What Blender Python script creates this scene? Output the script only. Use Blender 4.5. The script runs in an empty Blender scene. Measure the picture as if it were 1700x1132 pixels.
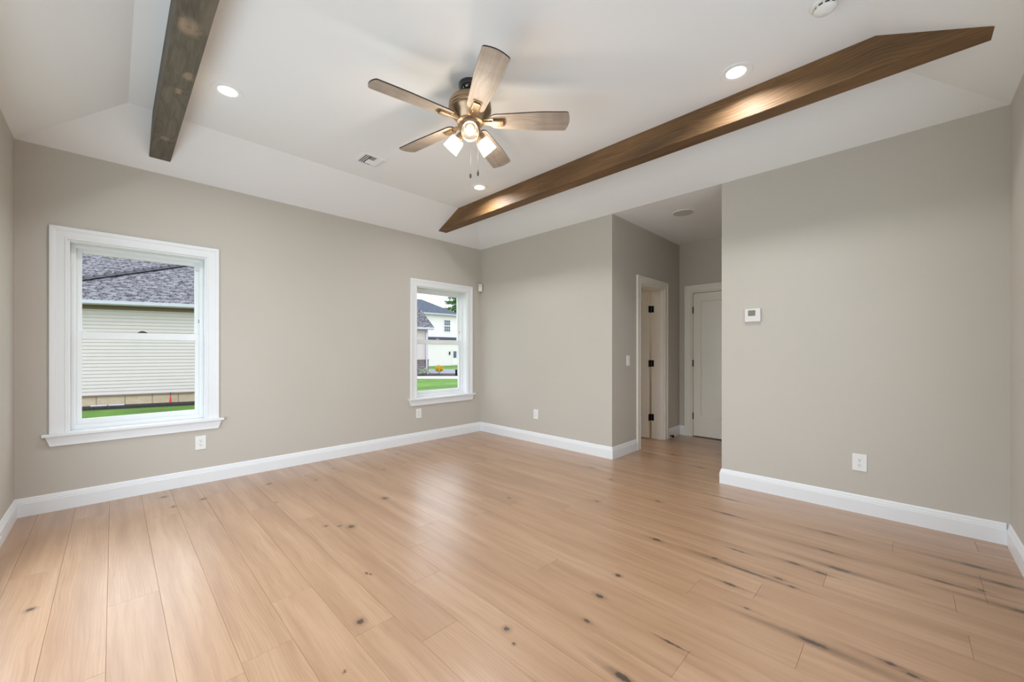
import bpy, bmesh, math, random
from mathutils import Vector, Matrix
random.seed(7)
sc = bpy.context.scene
R = math.radians
PI = math.pi

# ------------------------------------------------------------------ camera
EYE, YAW, FPX = 1.2092, 0.7848, 656.996
cam_data = bpy.data.cameras.new('camera')
cam_data.sensor_fit = 'HORIZONTAL'
cam_data.sensor_width = 36.0
cam_data.lens = FPX / 1700 * 36.0
cam_data.shift_x = (850 - 845.593) / 1700
cam_data.shift_y = (582.3457 - 566) / 1700
cam_data.clip_start = 0.02
cam_data.clip_end = 500
cam = bpy.data.objects.new('camera', cam_data)
sc.collection.objects.link(cam)
cam.location = (0, 0, EYE)
cam.rotation_euler = (R(90), 0, YAW - R(90))
sc.camera = cam

# ------------------------------------------------------------------ colour management
sc.view_settings.view_transform = 'Standard'
sc.view_settings.look = 'None'
sc.view_settings.gamma = 1
sc.view_settings.use_curve_mapping = False
sc.view_settings.exposure = 0.0

# ------------------------------------------------------------------ world: bright overcast sky
world = bpy.data.worlds.new('overcast_sky')
sc.world = world
world.use_nodes = True
wn = world.node_tree
wn.nodes.clear()
wo = wn.nodes.new('ShaderNodeOutputWorld')
wb = wn.nodes.new('ShaderNodeBackground')
wb.inputs[0].default_value = (0.88, 0.96, 1.03, 1)
wb.inputs[1].default_value = 2.3
wn.links.new(wb.outputs[0], wo.inputs[0])

# ------------------------------------------------------------------ room numbers
XB, YA, XC, YD = 3.9382, 4.5504, -0.5048, -0.4647
H, ZF, INS = 2.74, 3.0022, 0.5816
YH, YR, XE = 2.312, 1.185, 5.8055
WT = 0.17

def area(name, loc, rot, sx, sy, power, col=(1, 1, 1), shape='RECTANGLE', parent=None, spread=PI):
    l = bpy.data.lights.new(name, 'AREA')
    l.shape = shape
    l.size = sx
    if shape in ('RECTANGLE', 'ELLIPSE'):
        l.size_y = sy
    l.energy = power
    l.color = col
    l.spread = spread
    o = bpy.data.objects.new(name, l)
    sc.collection.objects.link(o)
    o.location = loc
    o.rotation_euler = rot
    if parent:
        o.parent = parent
    return o

# added fill lamps as daylight at unseen windows beside and behind the camera
area('left_window_fill', (XC - 0.06, 2.3, 1.0), (R(90), 0, R(-90)), 2.5, 1.7, 42, (0.72, 0.88, 1.0))
area('front_window_fill', (1.75, YD - 0.06, 1.45), (R(90), 0, 0), 2.0, 1.4, 15, (0.72, 0.88, 1.0))

# ------------------------------------------------------------------ helpers
def link(o):
    sc.collection.objects.link(o)
    return o

class MB:
    def __init__(s):
        s.bm = bmesh.new()
        s.M = Matrix.Identity(4)
    def v(s, p):
        return s.bm.verts.new(s.M @ Vector(p))
    def face(s, pts):
        return s.bm.faces.new([s.v(p) for p in pts])
    def box(s, x0, x1, y0, y1, z0, z1, bev=0.0):
        vs = [s.v((x, y, z)) for x in (x0, x1) for y in (y0, y1) for z in (z0, z1)]
        fs = []
        for q in ((0, 1, 3, 2), (4, 6, 7, 5), (0, 4, 5, 1), (2, 3, 7, 6), (0, 2, 6, 4), (1, 5, 7, 3)):
            fs.append(s.bm.faces.new([vs[i] for i in q]))
        if bev > 0:
            es = list({e for f in fs for e in f.edges})
            bmesh.ops.bevel(s.bm, geom=es, offset=bev, segments=2, affect='EDGES', profile=0.6)
        return s
    def prism(s, poly, z0, z1, axis='z'):
        """extrude a 2-D polygon; axis z: (x,y)->z ; axis y: (x,z)->y ; axis x: (y,z)->x"""
        def P(p, t):
            return {'z': (p[0], p[1], t), 'y': (p[0], t, p[1]), 'x': (t, p[0], p[1])}[axis]
        a = [s.v(P(p, z0)) for p in poly]
        b = [s.v(P(p, z1)) for p in poly]
        n = len(poly)
        s.bm.faces.new(a)
        s.bm.faces.new(b[::-1])
        for i in range(n):
            s.bm.faces.new([a[i], b[i], b[(i + 1) % n], a[(i + 1) % n]])
        return s
    def lathe(s, prof, seg=48, M=None, cap=True):
        """profile of (r,z) turned around z"""
        old = s.M
        if M is not None:
            s.M = s.M @ M
        rings = []
        for r, z in prof:
            if r < 1e-6:
                rings.append([s.v((0, 0, z))])
            else:
                rings.append([s.v((r * math.cos(2 * PI * i / seg), r * math.sin(2 * PI * i / seg), z)) for i in range(seg)])
        for a, b in zip(rings, rings[1:]):
            if len(a) == 1 and len(b) == 1:
                continue
            for i in range(seg):
                j = (i + 1) % seg
                if len(a) == 1:
                    s.bm.faces.new([a[0], b[i], b[j]])
                elif len(b) == 1:
                    s.bm.faces.new([a[i], b[0], a[j]])
                else:
                    s.bm.faces.new([a[i], b[i], b[j], a[j]])
        if cap:
            for r in (rings[0], rings[-1]):
                if len(r) > 1:
                    s.bm.faces.new(r)
        s.M = old
        return s
    def tube(s, p, q, r, seg=12):
        p, q = Vector(p), Vector(q)
        d = q - p
        M = Matrix.Translation(p) @ d.to_track_quat('Z', 'Y').to_matrix().to_4x4()
        return s.lathe([(r, 0), (r, d.length)], seg, M)
    def build(s, name, mat, parent=None, smooth=False, kind=None, loc=None):
        bmesh.ops.recalc_face_normals(s.bm, faces=s.bm.faces)
        me = bpy.data.meshes.new(name)
        s.bm.to_mesh(me)
        s.bm.free()
        me.materials.append(mat)
        if smooth:
            for p in me.polygons:
                p.use_smooth = True
        o = link(bpy.data.objects.new(name, me))
        if smooth:
            m = o.modifiers.new('edge', 'EDGE_SPLIT')
            m.split_angle = R(38)
        if parent:
            o.parent = parent
        if kind:
            o['kind'] = kind
        if loc:
            o.location = loc
        return o

def empty(name, loc=(0, 0, 0), rz=0.0, label=None, cat=None, group=None, kind=None):
    o = link(bpy.data.objects.new(name, None))
    o.empty_display_size = 0.1
    o.location = loc
    o.rotation_euler = (0, 0, rz)
    return tag(o, label, cat, group, kind)

def tag(o, label=None, cat=None, group=None, kind=None):
    if label: o['label'] = label
    if cat: o['category'] = cat
    if group: o['group'] = group
    if kind: o['kind'] = kind
    return o

def copy_tree(o, parent=None):
    c = o.copy()
    link(c)
    if parent:
        c.parent = parent
    for ch in [x for x in sc.objects if x.parent == o]:
        copy_tree(ch, c)
    return c

# ------------------------------------------------------------------ materials
def s2l(c):
    return tuple(((x / 255) / 12.92 if x / 255 <= 0.04045 else ((x / 255 + 0.055) / 1.055) ** 2.4) for x in c)

class NT:
    def __init__(s, name):
        s.m = bpy.data.materials.new(name)
        s.m.use_nodes = True
        s.t = s.m.node_tree
        s.b = s.t.nodes['Principled BSDF']
    def n(s, typ, **kw):
        x = s.t.nodes.new('ShaderNode' + typ)
        for k, v in kw.items():
            setattr(x, k, v)
        return x
    def l(s, a, b):
        s.t.links.new(a, b)
    def math(s, op, a, b=None, c=None, clamp=False):
        x = s.n('Math', operation=op)
        x.use_clamp = clamp
        for i, q in enumerate((a, b, c)):
            if q is None: continue
            if isinstance(q, (int, float)): x.inputs[i].default_value = q
            else: s.l(q, x.inputs[i])
        return x.outputs[0]
    def vmath(s, op, a, b=None):
        x = s.n('VectorMath', operation=op)
        for i, q in enumerate((a, b)):
            if q is None: continue
            if isinstance(q, (tuple, list, Vector)): x.inputs[i].default_value = q
            else: s.l(q, x.inputs[i])
        return x.outputs['Value'] if op in ('LENGTH', 'DOT_PRODUCT') else x.outputs[0]
    def noise(s, vec, scale, detail=4, rough=0.5, dist=0.0):
        x = s.n('TexNoise')
        x.inputs['Scale'].default_value = scale
        x.inputs['Detail'].default_value = detail
        x.inputs['Roughness'].default_value = rough
        x.inputs['Distortion'].default_value = dist
        s.l(vec, x.inputs['Vector'])
        return x.outputs['Fac']
    def ramp(s, f, stops):
        x = s.n('ValToRGB')
        e = x.color_ramp.elements
        while len(e) < len(stops): e.new(0.5)
        for i, (p, c) in enumerate(stops):
            e[i].position = p
            e[i].color = (c[0], c[1], c[2], 1) if len(c) == 3 else c
        s.l(f, x.inputs[0])
        return x.outputs[0]
    def mix(s, f, a, b, mode='MIX'):
        x = s.n('MixRGB', blend_type=mode)
        for i, q in enumerate((f, a, b)):
            if isinstance(q, (int, float)): x.inputs[i].default_value = q
            elif isinstance(q, (tuple, list)): x.inputs[i].default_value = (*q[:3], 1)
            else: s.l(q, x.inputs[i])
        return x.outputs[0]
    def mrange(s, v, a, b, c=0.0, d=1.0, smooth=False):
        x = s.n('MapRange')
        if smooth: x.interpolation_type = 'SMOOTHSTEP'
        s.l(v, x.inputs[0])
        for i, q in enumerate((a, b, c, d)): x.inputs[i + 1].default_value = q
        return x.outputs[0]
    def bump(s, h, strength=0.2, dist=0.01):
        x = s.n('Bump')
        x.inputs['Strength'].default_value = strength
        x.inputs['Distance'].default_value = dist
        s.l(h, x.inputs['Height'])
        s.l(x.outputs[0], s.b.inputs['Normal'])
    def obj(s):
        return s.n('TexCoord').outputs['Object']

def simple(name, col, rough=0.5, metal=0.0, var=0.04, nscale=6.0, bump=0.0, bscale=200, coat=0.0, spec=0.5):
    """procedural paint / plastic / metal with faint unevenness"""
    t = NT(name)
    o = t.obj()
    f = t.noise(o, nscale, 3)
    a = tuple(c * (1 - var) for c in col)
    b = tuple(min(1, c * (1 + var)) for c in col)
    t.l(t.ramp(f, [(0.3, a), (0.7, b)]), t.b.inputs['Base Color'])
    t.b.inputs['Roughness'].default_value = rough
    t.b.inputs['Metallic'].default_value = metal
    t.b.inputs['Coat Weight'].default_value = coat
    t.b.inputs['Specular IOR Level'].default_value = spec
    if bump:
        t.bump(t.noise(o, bscale, 2), bump, 0.002)
    return t.m

def emis(name, col, strength):
    t = NT(name)
    t.b.inputs['Base Color'].default_value = (0.9, 0.9, 0.9, 1)
    t.b.inputs['Emission Color'].default_value = (*col, 1)
    t.b.inputs['Emission Strength'].default_value = strength
    return t.m

M = {}
M['wall'] = simple('wall_paint', s2l((198, 191, 181)), 0.75, var=0.012, nscale=1.5, bump=0.08, bscale=350, spec=0.3)
M['ceiling'] = simple('ceiling_paint', s2l((238, 238, 237)), 0.85, var=0.006, nscale=1.5, bump=0.05, bscale=300, spec=0.2)
M['trim'] = simple('trim_paint', s2l((236, 237, 239)), 0.35, var=0.008, nscale=4)
M['door'] = simple('door_paint', s2l((236, 230, 218)), 0.4, var=0.01, nscale=4)  # white paint tinted cream to carry the hall's warm light
M['vinyl'] = simple('window_vinyl', s2l((240, 242, 243)), 0.35, var=0.008)
M['plastic'] = simple('white_plastic', s2l((238, 237, 234)), 0.3, var=0.01)
M['grey_plastic'] = simple('device_plastic', s2l((222, 216, 214)), 0.4, var=0.01)
M['slot'] = simple('slot_dark', (0.02, 0.02, 0.02), 0.7, var=0.1)
M['black_metal'] = simple('black_metal', (0.012, 0.011, 0.01), 0.35, 0.6, var=0.1)
M['black_gloss'] = simple('black_enamel', (0.008, 0.008, 0.008), 0.08, 0.0, var=0.1, coat=1.0)
M['grille'] = simple('speaker_cloth', s2l((196, 192, 184)), 0.8, var=0.05, nscale=900)
M['chain'] = simple('chain_metal', (0.35, 0.3, 0.24), 0.35, 0.9)
M['fob'] = simple('fob_wood', (0.09, 0.06, 0.04), 0.4)

def brushed(name, col):
    t = NT(name)
    o = t.obj()
    mp = t.vmath('MULTIPLY', o, (6, 6, 220))
    f = t.noise(mp, 3, 3)
    t.l(t.ramp(f, [(0.3, tuple(c * 0.8 for c in col)), (0.7, col)]), t.b.inputs['Base Color'])
    t.b.inputs['Metallic'].default_value = 0.85
    t.l(t.mrange(f, 0.2, 0.8, 0.28, 0.42), t.b.inputs['Roughness'])
    return t.m
M['bronze'] = brushed('brushed_bronze', s2l((178, 152, 124)))

def glass(name, mixf=0.05, tint=(1, 1, 1), rough=0.0):
    t = NT(name)
    t.t.nodes.remove(t.b)
    out = [n for n in t.t.nodes if n.type == 'OUTPUT_MATERIAL'][0]
    tr = t.n('BsdfTransparent')
    tr.inputs[0].default_value = (*tint, 1)
    gl = t.n('BsdfGlossy')
    gl.inputs['Roughness'].default_value = rough
    lw = t.n('LayerWeight')
    lw.inputs[0].default_value = 0.15
    f = t.math('ADD', t.math('MULTIPLY', lw.outputs['Fresnel'], 0.12), mixf, clamp=True)
    ms = t.n('MixShader')
    t.l(f, ms.inputs[0]); t.l(tr.outputs[0], ms.inputs[1]); t.l(gl.outputs[0], ms.inputs[2])
    t.l(ms.outputs[0], out.inputs[0])
    return t.m
M['pane'] = glass('window_glass', 0.0)

def seeded():
    """clear seeded shade glass: mostly see-through with a white bloom"""
    t = NT('shade_glass')
    t.t.nodes.remove(t.b)
    out = [n for n in t.t.nodes if n.type == 'OUTPUT_MATERIAL'][0]
    tr = t.n('BsdfTransparent'); tr.inputs[0].default_value = (0.95, 0.95, 0.93, 1)
    tl = t.n('BsdfTranslucent'); tl.inputs[0].default_value = (0.9, 0.88, 0.84, 1)
    gl = t.n('BsdfGlossy'); gl.inputs['Roughness'].default_value = 0.12
    m1 = t.n('MixShader'); m2 = t.n('MixShader')
    f = t.noise(t.obj(), 60, 3)
    t.l(t.mrange(f, 0.35, 0.65, 0.08, 0.20), m1.inputs[0])
    t.l(tr.outputs[0], m1.inputs[1]); t.l(tl.outputs[0], m1.inputs[2])
    m2.inputs[0].default_value = 0.1
    t.l(m1.outputs[0], m2.inputs[1]); t.l(gl.outputs[0], m2.inputs[2])
    t.l(m2.outputs[0], out.inputs[0])
    return t.m
M['shade'] = seeded()
M['bulb'] = emis('bulb_glow', (1.0, 0.90, 0.78), 4)
M['lens'] = emis('downlight_lens', (1.0, 0.97, 0.93), 4)

# ---- oak floor --------------------------------------------------------------
KNOTS = [  # x, y, half width, half length (m), strength of the dark streak round it
 (0.78,1.72,.017,.020,.35),(0.975,2.07,.006,.014,.2),(0.985,2.045,.005,.012,.2),(1.038,2.828,.013,.014,.25),(1.106,2.76,.012,.012,.2),
 (1.158,2.695,.022,.026,.4),(1.576,3.017,.022,.028,.4),(1.004,4.09,.022,.022,.3),(1.209,1.225,.014,.016,.3),
 (1.922,1.092,.013,.018,.3),(1.696,1.066,.015,.024,.4),(1.499,1.005,.010,.018,.4),(1.333,0.738,.016,.040,.7),
 (1.168,1.141,.007,.008,.2),(2.458,1.123,.014,.030,.6),(2.477,0.781,.011,.020,.8),(2.457,0.62,.008,.130,.9),
 (2.672,0.714,.008,.045,.6),(2.258,0.64,.011,.035,.7),(2.102,0.524,.007,.012,.5),(2.498,0.475,.012,.020,.6),
 (2.459,0.408,.010,.020,.6),(2.739,0.446,.013,.035,.6),(2.722,0.324,.011,.035,.6),(2.84,0.257,.015,.060,.9),
 (3.045,0.331,.010,.040,.8),(2.049,0.268,.014,.060,1.0),(2.124,0.041,.010,.022,.7),(2.105,-0.021,.010,.02,.6),
 (3.417,-0.278,.016,.060,1.0),(3.256,-0.36,.014,.050,1.0),(3.067,-0.141,.010,.050,.8),(3.099,-0.276,.010,.015,.5),
 (2.977,-0.40,.014,.060,1.0),(3.095,1.404,.012,.020,.5),(1.631,0.681,.005,.050,.5),(0.616,1.493,.006,.006,.2),
 (0.296,4.336,.022,.024,.3),(0.331,4.015,.015,.017,.3),(-0.274,2.891,.016,.016,.2),(3.212,0.922,.014,.06,.8),
 (3.55,1.0,.012,.05,.8),(3.35,0.35,.010,.05,.8),(2.75,1.75,.010,.022,.5),(3.3,1.95,.012,.022,.4),(3.5,2.3,.012,.05,.5),
 (1.34,3.9,.012,.012,.4),(1.6,4.15,.014,.014,.4),(1.95,3.75,.013,.012,.4),(2.35,4.2,.014,.014,.4),(3.0,4.3,.014,.014,.4),
 (0.52,4.05,.02,.022,.2),(0.92,3.55,.008,.008,.1),(2.3,2.3,.010,.018,.3),(4.6,1.9,.014,.04,.7),(5.0,1.5,.014,.04,.7),(4.3,1.5,.014,.04,.6)]

def floor_mat():
    t = NT('oak_plank_floor')
    o = t.obj()
    at = t.n('Attribute'); at.attribute_name = 'plank'
    sep = t.n('SeparateColor'); t.l(at.outputs['Color'], sep.inputs[0])
    r1, r2, r3 = sep.outputs
    off = t.n('CombineXYZ')
    t.l(t.math('MULTIPLY', r1, 37.0), off.inputs[0]); t.l(t.math('MULTIPLY', r2, 53.0), off.inputs[1])
    p = t.vmath('ADD', o, off.outputs[0])
    # wobble, so grain bends
    wob = t.noise(t.vmath('MULTIPLY', p, (2.0, 0.8, 1)), 1.6, 2)
    wv = t.n('CombineXYZ'); t.l(t.math('MULTIPLY', wob, 0.06), wv.inputs[0])
    pw = t.vmath('ADD', p, wv.outputs[0])
    fine = t.noise(t.vmath('MULTIPLY', pw, (170, 5, 1)), 1, 4, 0.6)
    mid = t.noise(t.vmath('MULTIPLY', pw, (34, 1.6, 1)), 1, 5, 0.6)
    broad = t.noise(t.vmath('MULTIPLY', pw, (9, 0.7, 1)), 1, 3, 0.5)
    cath = t.n('TexWave'); cath.wave_type = 'BANDS'; cath.bands_direction = 'X'
    t.l(t.vmath('MULTIPLY', pw, (1, 0.12, 1)), cath.inputs['Vector'])
    cath.inputs['Scale'].default_value = 26; cath.inputs['Distortion'].default_value = 9
    cath.inputs['Detail'].default_value = 2; cath.inputs['Detail Scale'].default_value = 0.7
    base = t.ramp(broad, [(0.25, s2l((158, 119, 88))), (0.5, s2l((178, 139, 106))), (0.78, s2l((193, 156, 125)))])
    tone = t.ramp(r3, [(0.0, (0.96, 0.955, 0.95)), (0.5, (1, 1, 1)), (1.0, (1.025, 1.03, 1.035))])
    c = t.mix(1.0, base, tone, 'MULTIPLY')
    c = t.mix(t.mrange(mid, 0.46, 0.72, 0, 0.44), c, s2l((146, 104, 70)))
    c = t.mix(t.math('MULTIPLY', t.mrange(cath.outputs['Fac'], 0.5, 1.0, 0, 0.30), r2), c, s2l((150, 110, 80)))
    c = t.mix(t.mrange(fine, 0.50, 0.75, 0, 0.22), c, s2l((132, 92, 62)))
    # knots: distance to the nearest one in its own ellipse
    kn = t.noise(t.vmath('MULTIPLY', o, (60, 40, 1)), 1, 3, 0.6)
    kv = t.n('CombineXYZ')
    t.l(t.math('MULTIPLY', t.math('SUBTRACT', kn, 0.5), 0.02), kv.inputs[0])
    t.l(t.math('MULTIPLY', t.math('SUBTRACT', kn, 0.5), 0.03), kv.inputs[1])
    po = t.vmath('ADD', o, kv.outputs[0])
    dmin = None; smin = None
    for (x, y, a, b, s) in KNOTS:
        d = t.vmath('SUBTRACT', po, (x, y, 0))
        l1 = t.vmath('LENGTH', t.vmath('MULTIPLY', d, (1 / a, 1 / b, 0)))
        dmin = l1 if dmin is None else t.math('MINIMUM', dmin, l1)
        if s >= 0.4:
            sb = 0.10 + 0.28 * s
            l2 = t.vmath('LENGTH', t.vmath('MULTIPLY', d, (1 / (a * 1.3 + 0.016 * s), 1 / (b + sb), 0)))
            l2 = t.math('ADD', l2, 1 - s)
            smin = l2 if smin is None else t.math('MINIMUM', smin, l2)
    streak = t.math('MULTIPLY', t.mrange(smin, 1.15, 0.15, 0, 0.72, True), t.mrange(mid, 0.25, 0.6, 0.55, 1.0))
    c = t.mix(streak, c, s2l((100, 71, 44)))
    c = t.mix(t.mrange(dmin, 2.4, 0.9, 0, 0.45, True), c, s2l((122, 88, 62)))
    c = t.mix(t.mrange(dmin, 1.05, 0.6, 0, 0.88, True), c, s2l((46, 30, 20)))
    t.l(c, t.b.inputs['Base Color'])
    t.l(t.mrange(mid, 0.2, 0.8, 0.42, 0.34), t.b.inputs['Roughness'])
    t.b.inputs['Coat Weight'].default_value = 0.55
    t.b.inputs['Coat Roughness'].default_value = 0.24
    t.b.inputs['Coat IOR'].default_value = 1.6
    t.b.inputs['Specular IOR Level'].default_value = 0.95
    t.bump(t.math('ADD', fine, t.math('MULTIPLY', cath.outputs['Fac'], 0.3)), 0.12, 0.0015)
    return t.m
M['floor'] = floor_mat()

def wood(name, stops, axis='Y', sc_=(60, 2.2, 60), knots=False, rough=0.6, bump=0.35, contrast=0.35, lines=0.55):
    t = NT(name)
    o = t.obj()
    wob = t.noise(o, 1.5, 2)
    wv = t.n('CombineXYZ')
    t.l(t.math('MULTIPLY', wob, 0.12), wv.inputs[0]); t.l(t.math('MULTIPLY', wob, 0.12), wv.inputs[2])
    p = t.vmath('ADD', o, wv.outputs[0])
    g = t.noise(t.vmath('MULTIPLY', p, sc_), 1, 7, 0.7)
    fl = t.noise(t.vmath('MULTIPLY', p, tuple(q * 3 if q > 10 else q for q in sc_)), 1, 4, 0.6)
    b = t.noise(t.vmath('MULTIPLY', p, (7, 1.1, 7)), 1, 3, 0.55)
    c = t.ramp(t.math('ADD', t.math('MULTIPLY', g, contrast), t.math('MULTIPLY', b, 1 - contrast)), stops)
    c = t.mix(t.mrange(fl, .55, .75, 0, lines), c, tuple(q * .45 for q in stops[0][1]))
    w = t.n('TexWave'); w.wave_type = 'RINGS'; w.rings_direction = axis
    t.l(t.vmath('MULTIPLY', p, (1, 0.08, 1) if axis == 'Y' else (.08, 1, 1)), w.inputs['Vector'])
    w.inputs['Scale'].default_value = 20; w.inputs['Distortion'].default_value = 7; w.inputs['Detail'].default_value = 3
    c = t.mix(t.mrange(w.outputs['Fac'], 0.6, 1.0, 0, 0.35), c, stops[0][1])
    if knots:
        dm = None
        kn = t.math('MULTIPLY', t.math('SUBTRACT', t.noise(o, 22, 3), 0.5), 0.06)
        kv = t.n('CombineXYZ')
        for i in range(3): t.l(kn, kv.inputs[i])
        po = t.vmath('ADD', o, kv.outputs[0])
        for (x, y, z, a, q) in knots:
            d = t.vmath('LENGTH', t.vmath('MULTIPLY', t.vmath('SUBTRACT', po, (x, y, z)), (1 / a, 1 / q, 1 / 0.05)))
            dm = d if dm is None else t.math('MINIMUM', dm, d)
        c = t.mix(t.math('MULTIPLY', t.mrange(dm, 1.5, 0.5, 0, 0.85, True), t.mrange(g, .3, .6, .5, 1)), c, s2l((158, 136, 112)))
        c = t.mix(t.mrange(dm, 0.35, 0.1, 0, 0.4, True), c, s2l((96, 76, 58)))
    t.l(c, t.b.inputs['Base Color'])
    t.b.inputs['Roughness'].default_value = rough
    t.bump(t.math('ADD', g, t.math('MULTIPLY', w.outputs['Fac'], 0.5)), bump, 0.006)
    return t.m
ZB = H + (ZF - H) / INS * 0.15
M['beam'] = wood('stained_beam_wood', [(0.25, s2l((70, 49, 28))), (0.5, s2l((116, 85, 51))), (0.75, s2l((152, 113, 71)))])
M['beam_grey'] = wood('weathered_beam_wood', [(0.25, s2l((64, 57, 46))), (0.5, s2l((102, 93, 78))), (0.75, s2l((126, 115, 97)))],
                      knots=[(0.265, 2.50, ZB, 0.045, 0.06), (0.31, 2.95, ZB, 0.022, 0.04), (0.287, 3.167, ZB, 0.018, 0.03), (0.276, 3.94, ZB, 0.02, 0.035)], contrast=0.5)
M['blade'] = wood('washed_blade_wood', [(0.25, s2l((138, 124, 112))), (0.5, s2l((166, 152, 138))), (0.75, s2l((184, 171, 157)))], axis='X', sc_=(2.2, 60, 60), rough=0.5, bump=0.1, lines=0.15)
M['blade_edge'] = simple('blade_dark_edge', (0.03, 0.022, 0.018), 0.5)

# ------------------------------------------------------------------ floor of planks (one mesh)
def build_floor():
    W = 0.185
    X0 = -0.02
    known = {-2: 3.34, 0: 2.66, -1: 2.13, 2: 1.815, 3: 2.146, 5: 1.42, 6: 1.81, 7: 2.14, 8: .612, 9: 1.427, 10: 2.228, 11: .768, 13: -.192, 14: .298}
    bm = bmesh.new()
    col = bm.loops.layers.float_color.new('plank')
    rng = random.Random(21)
    g, dz = 0.0008, 0.0020
    for k in range(-4, 34):
        xa, xb = X0 + W * k, X0 + W * (k + 1)
        if xa > 6.6: break
        yj = known.get(k, rng.uniform(-0.4, 2.0))
        ys = [yj]
        y = yj
        while y < 4.9:
            y += rng.uniform(1.5, 2.1); ys.append(y)
        y = yj
        while y > -1.0:
            y -= rng.uniform(1.9, 2.1) if k == 10 else rng.uniform(1.5, 2.1); ys.insert(0, y)
        if k == 10:
            ys = [-1.9, 0.294, 2.228, 4.2, 6.2]
        for a, b in zip(ys, ys[1:]):
            a2, b2 = max(a, -0.7), min(b, 4.75)
            if b2 - a2 < 0.01: continue
            rc = (rng.random(), rng.random(), rng.random(), 1)
            o = [bm.verts.new(q) for q in ((xa, a2, -dz), (xb, a2, -dz), (xb, b2, -dz), (xa, b2, -dz))]
            i = [bm.verts.new(q) for q in ((xa + g, a2 + g, 0), (xb - g, a2 + g, 0), (xb - g, b2 - g, 0), (xa + g, b2 - g, 0))]
            fs = [bm.faces.new(i)] + [bm.faces.new([o[j], o[(j + 1) % 4], i[(j + 1) % 4], i[j]]) for j in range(4)]
            for f in fs:
                for lp in f.loops: lp[col] = rc
    # slab under the planks
    def bx(x0, x1, y0, y1, z0, z1):
        vs = [bm.verts.new((x, y, z)) for x in (x0, x1) for y in (y0, y1) for z in (z0, z1)]
        for q in ((0, 1, 3, 2), (4, 6, 7, 5), (0, 4, 5, 1), (2, 3, 7, 6), (0, 2, 6, 4), (1, 5, 7, 3)):
            bm.faces.new([vs[n] for n in q])
    bx(XC - .17, 6.6, YD - .17, YA + .17, -0.12, -0.004)
    me = bpy.data.meshes.new('floor'); bm.to_mesh(me); bm.free()
    me.materials.append(M['floor'])
    o = link(bpy.data.objects.new('floor', me)); o['kind'] = 'structure'
build_floor()

# ------------------------------------------------------------------ ceiling tray
m = MB()
c0 = [(XC, YD), (XB, YD), (XB, YA), (XC, YA)]
c1 = [(XC + INS, YD + INS), (XB - INS, YD + INS), (XB - INS, YA - INS), (XC + INS, YA - INS)]
T = 0.17
c2 = [(XC - T, YD - T), (XB + .12, YD - T), (XB + .12, YA + T), (XC - T, YA + T)]
A = [m.v((*p, H)) for p in c0]; B = [m.v((*p, ZF)) for p in c1]
Cc = [m.v((*p, H)) for p in c2]; D = [m.v((*p, ZF + .12)) for p in c2]
m.bm.faces.new(B); m.bm.faces.new(D)
for i in range(4):
    j = (i + 1) % 4
    m.bm.faces.new([A[i], A[j], B[j], B[i]])
    m.bm.faces.new([A[i], A[j], Cc[j], Cc[i]])
    m.bm.faces.new([Cc[i], Cc[j], D[j], D[i]])
m.build('ceiling', M['ceiling'], kind='structure')
m = MB(); m.box(XB + .12, 6.6, YR - .12, YA + T, H, H + .12)
m.build('ceiling_hall', M['ceiling'], kind='structure')

# ------------------------------------------------------------------ walls
def wall_with_holes(name, axis, lo, hi, t0, t1, holes, zt=H, z0=-0.1):
    """axis 'x': wall runs along x, thickness in y (t0..t1)"""
    m = MB()
    cuts = sorted(holes)
    cur = lo
    def put(a, b, za, zb):
        if b - a < 1e-4 or zb - za < 1e-4: return
        if axis == 'x': m.box(a, b, t0, t1, za, zb)
        else: m.box(t0, t1, a, b, za, zb)
    for (a, b, za, zb) in cuts:
        put(cur, a, z0, zt); put(a, b, z0, za); put(a, b, zb, zt); cur = b
    put(cur, hi, z0, zt)
    return m.build(name, M['wall'], kind='structure')

W1, W2 = (-0.248, 0.608), (2.823, 3.679)
ZS, ZT = 0.555, 2.065
LW = (0.7, 2.8)      # added unseen front window, there to let fill light in
wall_with_holes('wall_back', 'x', XC - T, 6.6, YA, YA + T, [(*W1, ZS, ZT), (*W2, ZS, ZT)])
wall_with_holes('wall_left', 'y', YD, YA, XC - T, XC, [(.8, 3.6, 0.10, 2.13)])
wall_with_holes('wall_front', 'x', XC - T, XB + .12, YD - T, YD, [(*LW, 0.7, 2.2)])
# right wall: two stretches with the hall opening between
m = MB(); m.box(XB, XB + .12, YD, YR, -.1, H); m.box(XB, XB + .12, YH, YA, -.1, H)
m.build('wall_right', M['wall'], kind='structure')
DX0, DX1, DZ = 4.598, 5.295, 2.045
wall_with_holes('wall_hall_left', 'x', XB + .12, XE, YH, YH + .12, [(DX0, DX1, -.1, DZ)])
EY0, EY1 = 1.375, 2.142
m = MB(); m.box(XE, XE + .12, YR - .12, EY0, -.1, H); m.box(XE, XE + .12, EY1, YH + .12, -.1, H); m.box(XE, XE + .12, EY0, EY1, DZ, H)
m.build('wall_hall_end', M['wall'], kind='structure')
m = MB(); m.box(XB + .12, XE + .12, YR - .12, YR, -.1, H)
m.build('wall_hall_right', M['wall'], kind='structure')
m = MB(); m.box(6.48, 6.6, YH, YA, -.1, H); m.box(XE + .12, 6.48, YH, YH + .12, -.1, H)
m.box(XE + .12, XE + .2, YR - .12, YH, -.1, H)
m.build('wall_side_room', M['wall'], kind='structure')

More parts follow.
